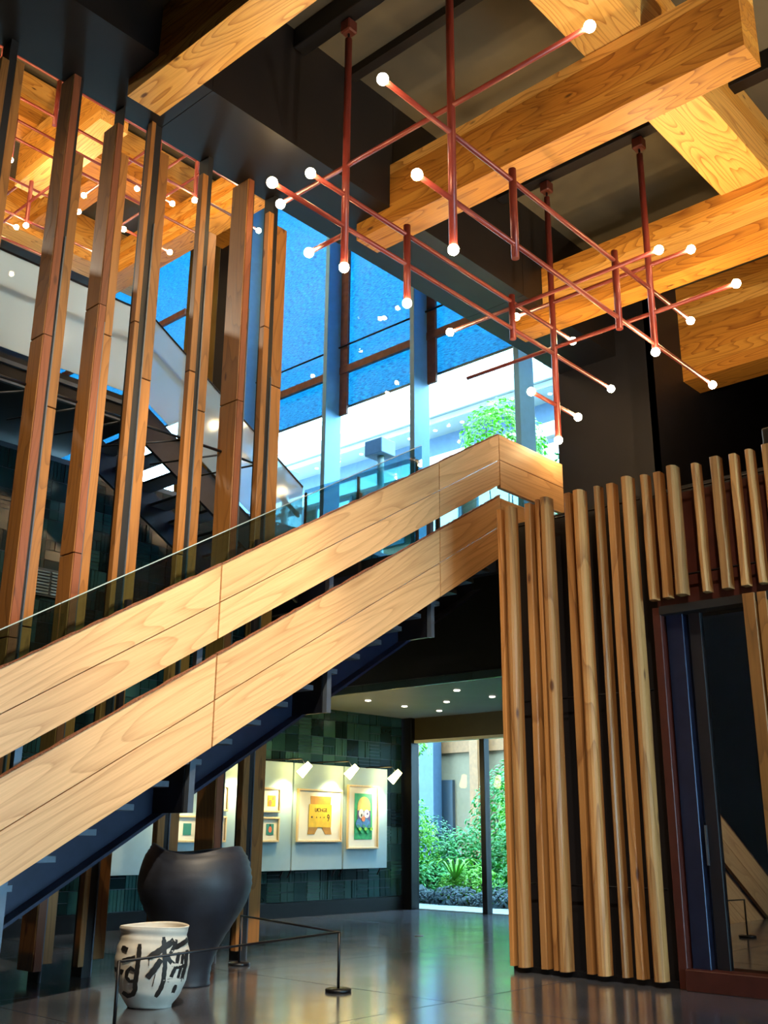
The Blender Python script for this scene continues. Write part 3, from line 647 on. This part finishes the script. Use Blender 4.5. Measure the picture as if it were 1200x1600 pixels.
# ------------------------------------------------------------------ red pipe pendant
def chandelier(label):
    e = empty('pipe_chandelier', (10.9, 7.4, 7.6), label, 'chandelier', 'red pipe chandeliers')
    bulb_me = None
    def bulb(p):
        nonlocal bulb_me
        if bulb_me is None:
            bm = bmesh.new(); bmesh.ops.create_uvsphere(bm, u_segments=14, v_segments=10, radius=.068)
            bulb_me = bpy.data.meshes.new('bulb'); bm.to_mesh(bulb_me); bm.free(); bulb_me.materials.append(MATS['bulb'])
            for q in bulb_me.polygons: q.use_smooth = True
        link('bulb', bulb_me, None, e, rel(p, e))
    for (x, y, zb) in ((8.37, 8.31, 8.6), (8.37, 6.5, 8.12), (13.4, 8.31, 7.67), (13.4, 6.5, 8.66)):
        tube('hanger_rod', (x, y, zb), (x, y, 12.2), .052, 'pipe_red', e, 12)
        box('ceiling_cup', x-.09, x+.09, y-.09, y+.09, 12.3, 12.5, 'maroon', e, .02); tube('hook', (x, y, 12.2), (x, y, 12.3), .018, 'steel_black', e, 6)
        bulb((x, y, zb-.05))
    R = .034
    for (y, z, xa, xb) in ((8.31, 9.16, 7.08, 15.25), (8.31, 9.64, 7.72, 14.01), (6.5, 9.7, 7.11, 14.78), (6.5, 8.75, 7.71, 15.42), (8.31, 8.23, 12.66, 14.05)):
        tube('pipe', (xa+.05, y, z), (xb-.05, y, z), R, 'pipe_red', e, 10); bulb((xa, y, z)); bulb((xb, y, z))
    for (x, z, ya, yb, b0, b1) in ((8.37, 10.1, 9.62, 4.53, 1, 1), (8.37, 9.05, 8.99, 8.31, 1, 0), (13.4, 10.12, 9.05, 5.78, 1, 1), (13.4, 9.28, 10.19, 5.14, 0, 1), (12.22, 9.55, 9.59, 5.75, 1, 1)):
        tube('pipe', (x, ya-.05, z), (x, yb+.05*b1, z), R, 'pipe_red', e, 10)
        if b0: bulb((x, ya, z))
        if b1: bulb((x, yb, z))
    for (x, y, za, zb, b) in ((9.63, 8.31, 9.79, 8.6, 1), (9.66, 6.5, 9.88, 8.54, 0), (12.3, 6.5, 9.87, 8.57, 0), (12.2, 8.31, 9.76, 8.98, 0)):
        tube('drop_tube', (x, y, zb), (x, y, za), .052, 'pipe_red', e, 12)
        if b: bulb((x, y, zb-.05))
    return e
ch = chandelier('large red pipe chandelier with globe bulbs hanging in the hall')
c2 = copy_tree(ch, (-2.9, 15.2, 7.4)); tag(c2, 'red pipe chandelier glimpsed between the left fins', 'chandelier')
c3 = copy_tree(ch, (-.8, 11.1, 7.35)); tag(c3, 'red pipe chandelier glimpsed behind the fins near the window', 'chandelier')

# added spot cans: warm fill light for stair, slats, fins, beams and frosted glass
def spot(x, y, z, tgt, power, col, size, label, blend=.6, soft=.12):
    e = empty('track_spot', (x, y, z), label, 'spotlight', 'ceiling spot cans')
    d = (Vector(tgt)-Vector((x, y, z))).normalized(); p = Vector((x, y, z))
    tube('can', p-d*.1, p+d*.12, .07, 'steel_black', e, 14, .085); tube('stem', p-d*.1, (x, y, z+(.3 if d.z < 0 else -.22)), .014, 'steel_black', e, 6)
    l = bpy.data.lights.new('spot_light', 'SPOT'); l.energy = power; l.color = col; l.spot_size = math.radians(size); l.spot_blend = blend; l.shadow_soft_size = soft
    o = bpy.data.objects.new('spot_light', l); COL.objects.link(o); o.parent = e; o.location = rel(p+d*.15, e); o.rotation_euler = d.to_track_quat('-Z', 'Y').to_euler()
W = (1, .82, .58)
spot(2.0, 1.0, 12.4, (5.5, 8.6, 3.0), 5200, W, 54, 'spot can over the entrance aimed at the lower stair')
spot(5.2, 2.0, 12.4, (8.2, 8.6, 4.8), 3800, W, 42, 'spot can over the entrance aimed at the upper stair')
spot(8.4, -.6, 12.4, (10.6, 6.3, 2.6), 4200, W, 40, 'spot can aimed at the tall slat screen')
spot(4.4, 1.0, 12.4, (10.4, 4.6, 4.6), 1800, W, 40, 'spot can aimed at the short slats')
spot(1.0, 4.0, 12.4, (6.2, 10.5, 6.0), 1000, W, 48, 'spot can aimed at the timber fins')

U = (1, .70, .36)  # warm tint of the uplights added to brighten the beams
spot(12.2, 4.0, 5.62, (11.5, 5.5, 12.0), 520, U, 110, 'uplight can on the glazed room roof, front')
spot(13.2, 6.6, 5.62, (14.0, 7.0, 12.0), 560, U, 110, 'uplight can on the glazed room roof, back')
spot(9.5, -4.7, 6.5, (12.5, 5.0, 12.3), 2600, (1, .78, .48), 60, 'uplight can on the entrance wall aimed at the crossing beams')
spot(7.6, 15.0, 8.3, (10.5, 21.0, 18.5), 2600, U, 80, 'uplight can on the mezzanine floor beside the stair')
spot(5.0, 17.5, 12.0, (5.5, 12.7, 8.6), 900, (1, .9, .7), 90, 'spot can on the mezzanine aimed at the frosted glass')
spot(3.5, 14.0, 8.3, (9.0, 20.0, 18.5), 2600, U, 80, 'uplight can on the mezzanine floor at the left')
# ------------------------------------------------------------------ jars
jar = empty('dark_jar', (7.17, 9.14, 0), 'huge black fired-clay jar with uneven open mouth', 'jar')
pts = [(.0, .0), (.225, 0), (.235, .06), (.25, .2), (.33, .42), (.47, .65), (.6, .86), (.665, 1.05), (.66, 1.2), (.615, 1.36), (.56, 1.44), (.53, 1.48), (.49, 1.47), (.5, 1.4), (.55, 1.3), (.6, 1.1), (.5, .8), (.2, .5)]
def smooth_prof(p, n=4):
    o = []
    for i in range(len(p)-1):
        p0, p1, p2, p3 = p[max(i-1, 0)], p[i], p[i+1], p[min(i+2, len(p)-1)]
        for k in range(n):
            t = k/n; o.append(tuple(.5*((2*p1[c])+(-p0[c]+p2[c])*t+(2*p0[c]-5*p1[c]+4*p2[c]-p3[c])*t*t+(-p0[c]+3*p1[c]-3*p2[c]+p3[c])*t**3) for c in (0, 1)))
    o.append(p[-1]); return [(max(r, .003), z) for r, z in o]
def jw(f, t):
    a = max(0, min(1, (f-.45)/.2))
    return (.012*math.sin(2*t+.5)+.006*math.sin(f*210)*(.5+.5*math.sin(3*t+f*20)), a*(-.036*math.cos(2*(t-math.atan2(-9.14, -7.17)))+.02*math.sin(3*t)))
lathe('body', smooth_prof([(a_*.9, b_*.9) for a_, b_ in pts]), 'black_clay', jar, (7.17, 9.14, 0), 72, jw)
PW = Vector((6.1, 8.33, 0))
pot = empty('white_jar', PW, 'white glazed pot with black brush calligraphy in front of the dark jar', 'jar')
wp = [(0, 0), (.2, 0), (.235, .03), (.32, .15), (.368, .29), (.386, .43), (.378, .54), (.355, .64), (.345, .71), (.362, .775), (.35, .79), (.335, .775), (.33, .7), (.35, .6), (.36, .45), (.33, .3), (.2, .1)]
WPS = smooth_prof([(a_*.865, b_*.865) for a_, b_ in wp])
lathe('body', WPS, 'white_glaze', pot, PW, 64, lambda f, t: (.004*math.sin(3*t)+.003*math.sin(f*90+t), .006*math.sin(2*t+.6)))
outer = [q for q in WPS[:37]]
def rad(z):
    for (r0, z0), (r1, z1) in zip(outer[1:], outer[2:]):
        if z1 > z0 and z0 <= z <= z1: return r0+(r1-r0)*(z-z0)/(z1-z0)
    return .31
base_ang = math.atan2(-PW.y, -PW.x)
def stroke(poly, w):
    P = [((zx-575)/1440, (1130-zy)/1440) for zx, zy in poly]; w = w/1440
    fine = []
    for a, b_ in zip(P[:-1], P[1:]):
        n = max(2, int(math.hypot(b_[0]-a[0], b_[1]-a[1])/.015))
        for i in range(n): fine.append((a[0]+(b_[0]-a[0])*i/n, a[1]+(b_[1]-a[1])*i/n))
    fine.append(P[-1]); vs, fs = [], []
    for i, (u, z) in enumerate(fine):
        u0, z0 = fine[max(i-1, 0)]; u1, z1 = fine[min(i+1, len(fine)-1)]
        dx, dz = u1-u0, z1-z0; L = math.hypot(dx, dz) or 1; nx, nz = -dz/L, dx/L
        ww = w*.64*(1+.08*math.sin(i*1.9+poly[0][0]))*(1 if .06 < i/len(fine) < .95 else .7)
        for layer in (0, 1):
            for s in (-1, 1):
                uu, zz = u+nx*ww*s, z+nz*ww*s
                zz = max(.02, min(.66, zz)); r = rad(zz)+(.006 if layer else -.004)
                th = base_ang+math.asin(max(-.99, min(.99, uu/(rad(zz)+.008))))
                vs.append((r*math.cos(th), r*math.sin(th), zz))
    for i in range(len(fine)-1):
        p, q = i*4, i*4+4
        fs += [(p+2, p+3, q+3, q+2), (p, q, q+1, p+1), (p, p+2, q+2, q), (p+1, q+1, q+3, p+3)]
    fs += [(0, 1, 3, 2), (len(fine)*4-4, len(fine)*4-2, len(fine)*4-1, len(fine)*4-3)]
    mesh_obj('brush_stroke', vs, fs, 'brush_black', pot, PW)
for poly, w in (([(395, 340), (395, 480), (385, 640), (380, 740), (372, 800), (378, 880), (350, 940), (290, 965), (220, 925)], 44), ([(350, 655), (300, 620), (258, 665), (255, 735), (300, 782), (365, 775)], 30),
                ([(190, 545), (350, 500)], 42), ([(170, 395), (245, 420)], 50), ([(105, 640), (120, 680), (185, 695), (195, 650)], 30),
                ([(510, 505), (680, 405), (830, 310)], 60), ([(695, 260), (715, 430), (735, 600), (725, 780), (700, 870), (640, 970)], 44), ([(680, 520), (600, 640), (520, 735)], 58), ([(740, 470), (790, 540), (850, 600)], 42),
                ([(860, 300), (840, 380), (790, 460)], 36), ([(840, 400), (1015, 325)], 48), ([(905, 450), (880, 600), (820, 740)], 36), ([(850, 630), (1005, 620)], 36), ([(960, 480), (945, 620), (910, 760)], 28), ([(1010, 440), (1000, 620), (960, 785)], 36), ([(770, 775), (960, 790)], 36), ([(890, 840), (850, 960)], 36), ([(620, 690), (590, 840)], 8), ([(528, 500), (528, 590)], 7)):
    stroke(poly, w)

# ------------------------------------------------------------------ low barrier
br = empty('rope_barrier', (7.91, 7.73, 0), 'low thin black barrier rail around the two jars', 'barrier')
BP = [(4.96, 7.2), (7.91, 7.73), (8.6, 10.05)]
for (x, y) in BP:
    lathe('base', ((.005, .0), (.13, 0), (.13, .028), (.12, .034), (.005, .034)), 'steel_black', br, (x, y, 0), 28)
    tube('post', (x, y, .03), (x, y, .555), .014, 'steel_black', br, 8)
for a, b_ in zip(BP[:-1], BP[1:]): tube('rail', (*a, .548), (*b_, .548), .011, 'steel_black', br, 6)
tag(lathe('floor_outlet', ((.005, 0), (.07, 0), (.07, .006), (.005, .006)), 'steel_flat', None, (12.9, 10.9, 0), 20), 'small round metal floor outlet cover on the concrete', 'floor outlet')

# ------------------------------------------------------------------ outside: paving, garden, neighbouring building
struct(box('ground_outside', 17.4, 60, -20, 60, -.3, -.02, 'soil'), 'garden soil ground outside the glass', 'ground')
pv = struct(box('floor_terrace', 17.36, 18.6, 6, 26, -.02, .0, 'soil'), 'pale paving strip outside the garden glass', 'floor')
for k in range(14): box('paver', 17.38, 18.58, 6.1+k*1.4, 7.48+k*1.4, -.015, .012, 'paving', pv)
def leaf_mesh(rx, ry, rz, n, size, material, seed, fern=False):
    rnd = random.Random(seed); vs, fs = [], []
    for i in range(n):
        t, c = rnd.uniform(0, 2*math.pi), rnd.uniform(-.25, 1)
        s_ = math.sqrt(max(0, 1-c*c)); rr = rnd.uniform(.72, 1.0)
        p = Vector((rx*s_*math.cos(t)*rr, ry*s_*math.sin(t)*rr, rz*(c*rr+.25)/1.25))
        nrm = Vector((s_*math.cos(t)+rnd.uniform(-.6, .6), s_*math.sin(t)+rnd.uniform(-.6, .6), c+rnd.uniform(-.2, .8))).normalized()
        ax = nrm.orthogonal().normalized(); ax.rotate(Matrix.Rotation(rnd.uniform(0, 6.28), 3, nrm)); ay = nrm.cross(ax)
        L = size*rnd.uniform(.6, 1.3); w = L*.42; b0 = len(vs)
        vs += [p-ax*L*.5, p-ay*w*.5-nrm*.02*L, p+ax*L*.5-nrm*L*.15, p+ay*w*.5-nrm*.02*L, p+nrm*L*.08]
        fs += [(b0, b0+1, b0+4), (b0+1, b0+2, b0+4), (b0+2, b0+3, b0+4), (b0+3, b0, b0+4)]
    me = bpy.data.meshes.new('leaves'); me.from_pydata([tuple(v) for v in vs], [], fs); me.update(); me.materials.append(MATS[material])
    return me
def bush(x, y, rx, ry, rz, n, size, material, label, seed, z=0.0, trunk=True, cat='shrub', name='shrub'):
    e = empty(name, (x, y, 0), label, cat)
    link('foliage', leaf_mesh(rx, ry, rz, n, size, material, seed), None, e, (0, 0, z))
    if trunk:
        for k in range(3):
            a = 2.1*k+seed; tube('stem', (x, y, 0), (x+.35*rx*math.cos(a), y+.35*ry*math.sin(a), z+rz*.6), .02+.02*rz*.3, 'bark', e, 6, .012)
    return e
k = 0
for (x, y, rx, ry, rz, n, sz, m_, z, lab) in (
    (19.0, 16.3, .5, .7, .42, 700, .12, 'leaf_grey', 0, 'low grey-green edging shrub by the left glass jamb'), (19.0, 15.0, .5, .75, .4, 700, .12, 'leaf_grey', 0, 'low grey-green edging shrub left of the door post'), (19.0, 13.7, .5, .7, .42, 700, .12, 'leaf_grey', 0, 'low grey-green edging shrub behind the door post'), (19.0, 12.5, .5, .7, .4, 600, .12, 'leaf_grey', 0, 'low grey-green edging shrub beside the slat screen'),
    (19.9, 16.6, .8, .8, .95, 900, .15, 'leaf_mid', 0, 'mid-green shrub low at the left of the garden'), (19.9, 15.2, .8, .9, .85, 900, .15, 'leaf_bright', 0, 'bright green shrub in the middle of the garden'), (20.0, 13.8, .8, .9, .95, 900, .15, 'leaf_mid', 0, 'mid-green shrub behind the door post'), (19.9, 12.6, .8, .8, .9, 700, .15, 'leaf_bright', 0, 'bright green shrub beside the slat screen'),
    (20.9, 17.9, .8, .8, 2.5, 1800, .14, 'leaf_bright', 0, 'tall yellow-green shrub at the left of the garden'), (21.2, 16.4, 1.0, 1.0, 1.7, 1500, .15, 'leaf_mid', 0, 'leafy shrub in the second garden row'), (21.4, 14.9, 1.0, 1.0, 2.0, 1500, .15, 'leaf_mid', 0, 'rounded shrub in the second garden row behind the post'), (21.0, 13.4, .9, .9, 2.6, 1600, .14, 'leaf_bright', 0, 'tall yellow-green shrub near the slat screen'),
    (23.0, 16.3, 1.3, 1.3, 3.4, 2400, .17, 'leaf_mid', 0, 'big broadleaf shrub at the back of the garden'), (23.4, 14.4, 1.4, 1.4, 5.0, 2600, .18, 'leaf_mid', 0, 'tall green shrub rising right of the door post'), (22.6, 18.6, .9, .9, 2.0, 1200, .15, 'leaf_dark', 0, 'dark green shrub at the back left of the garden')):
    bush(x, y, rx, ry, rz, n, sz, m_, lab, k, z); k += 1
bush(24.6, 13.6, 1.3, 1.2, 5.6, 2200, .2, 'leaf_mid', 'tall leafy shrub filling the garden beside the slat screen', 50)
bush(24.4, 16.6, 1.2, 1.1, 4.0, 1900, .19, 'leaf_bright', 'tall yellow-green shrub in front of the timber post', 51)
bush(22.4, 15.3, .9, .9, 3.0, 1500, .16, 'leaf_bright', 'upright bright green shrub just left of the door post', 52)
bush(20.2, 14.2, 1.15, 1.2, 1.9, 1500, .17, 'leaf_bright', 'slender tree with leaves at the upper window', 40, 10.4, True, 'tree', 'garden_tree')
bush(20.5, 12.0, .9, .9, 2.6, 1200, .17, 'leaf_mid', 'slender tree by the dark wall at the upper window', 41, 8.6, True, 'tree', 'garden_tree')
bush(18.9, 16.9, .55, 1.3, .5, 260, .17, 'leaf_bright', 'overhanging branch with yellow-green leaves at the top of the garden glass', 42, 3.25, True, 'tree', 'garden_tree')
# fern-like plant
fe = empty('fern', (19.4, 15.3, 0), 'bright spiky fern in the middle of the garden', 'fern')
for q in range(12):
    a = q*.52; vs, fs = [], []
    for i in range(7):
        t = i/6; r = .7*t; z = .45+.5*math.sin(t*2.4); wv = .03*(1-t)+.01
        d = Vector((math.cos(a), math.sin(a), 0)); s_ = Vector((-math.sin(a), math.cos(a), 0))
        vs += [d*r+s_*wv+Vector((0, 0, z)), d*r-s_*wv+Vector((0, 0, z)), d*r+Vector((0, 0, z-.02))]
    for i in range(6): p = i*3; fs += [(p, p+1, p+4, p+3), (p, p+3, p+5, p+2), (p+1, p+2, p+5, p+4)]
    mesh_obj('frond', vs, fs, 'leaf_bright', fe, (19.4, 15.3, 0))
tube('stem', (19.4, 15.3, 0), (19.4, 15.3, .47), .025, 'bark', fe, 6)
# neighbouring building
nb = empty('neighbour_building', (36, 30, 0), 'pale building with deep eaves and downlights across the garden', 'building')
K = 1.45
def kb(name, x0, x1, y0, y1, z0, z1, m_, par=nb, bev=0.0):
    f = lambda z: 0.0 if z == 0 else 1.5+(z-1.5)*K
    return box(name, x0*K, x1*K, y0*K, y1*K, f(z0), f(z1), m_, par, bev)
kb('wall', 25.0, 30, 13, 40, 5.2, 14.1, 'ext_beige')
kb('eave_fascia', 23.0, 23.1, 13, 40, 13.98, 14.46, 'ext_grey'); kb('eave_strip', 23.55, 23.65, 13, 40, 14.03, 14.2, 'ext_white'); kb('soffit', 23.6, 25, 13, 40, 14.0, 14.04, 'ext_grey'); kb('upper_soffit', 23.05, 23.6, 13, 40, 14.22, 14.27, 'ext_grey')
kb('roof', 23.1, 30, 13, 40, 14.3, 14.42, 'ext_white'); kb('dark_band', 24.5, 25, 13, 40, 13.34, 14.0, 'ext_blue'); kb('white_band', 24.45, 25, 13, 40, 12.9, 13.34, 'ext_white')
f1 = lambda z: 1.5+(z-1.5)*K
for q in range(13):
    lathe('downlight', ((.01, 0), (.09, 0), (.09, -.03), (.01, -.03)), 'downlight', nb, (24.0*K, (14+q*1.1)*K, f1(14.0)), 10); lathe('downlight', ((.01, 0), (.09, 0), (.09, -.03), (.01, -.03)), 'downlight', nb, (23.3*K, (14.4+q*1.1)*K, f1(14.22)), 10)
for q in range(8):
    f = kb('window', 24.4, 24.46, 14+q*2.4, 15.8+q*2.4, 10.6, 12.75, 'ext_dark'); kb('pane', 24.36, 24.4, 14.12+q*2.4, 15.68+q*2.4, 10.72, 12.6, 'ext_white', f)
kb('ground_wall', 25.2, 25.5, 13, 40, 0, 5.2, 'ext_beige'); kb('ground_fascia', 25.1, 25.3, 13, 40, 3.85, 4.6, 'ext_wood')
kb('dark_doorway', 25.08, 25.2, 19.85, 20.35, 0, 3.05, 'ext_dark'); kb('dark_doorway', 25.08, 25.2, 21.3, 22.2, 0, 3.0, 'ext_dark')
kb('blue_column', 24.6, 25.0, 20.2, 20.75, 0, 5.2, 'ext_blue'); kb('timber_post', 24.7, 25.0, 18.6, 18.9, 0, 5.2, 'ext_wood')
text('LOU', 36.3, 31.0, 4.42, .5, 'ext_dark', nb, -math.pi/2); text('S', 36.3, 29.55, 4.4, .4, 'ext_dark', nb, -math.pi/2)
post = empty('terrace_post', (20, 18.3, 10), 'grey terrace post with box head outside the middle window', 'post')
tube('shaft', (20, 18.25, 4.3), (20, 18.25, 11.7), .1, 'ext_grey', post, 10); box('head', 19.7, 20.3, 17.95, 18.6, 11.65, 12.1, 'ext_blue', post, .02)
post = empty('terrace_post', (20, 22.2, 10), 'grey terrace post with box head outside the window by the fins', 'post')
tube('shaft', (20, 22.2, 4.3), (20, 22.2, 11.7), .1, 'ext_grey', post, 10); box('head', 19.7, 20.3, 21.9, 22.55, 11.65, 12.1, 'ext_blue', post, .02)
tr_ = struct(box('floor_roof_terrace', 17.5, 21.0, 17.0, 34, 4.1, 4.3, 'paving'), 'flat terrace outside the upper windows', 'floor')
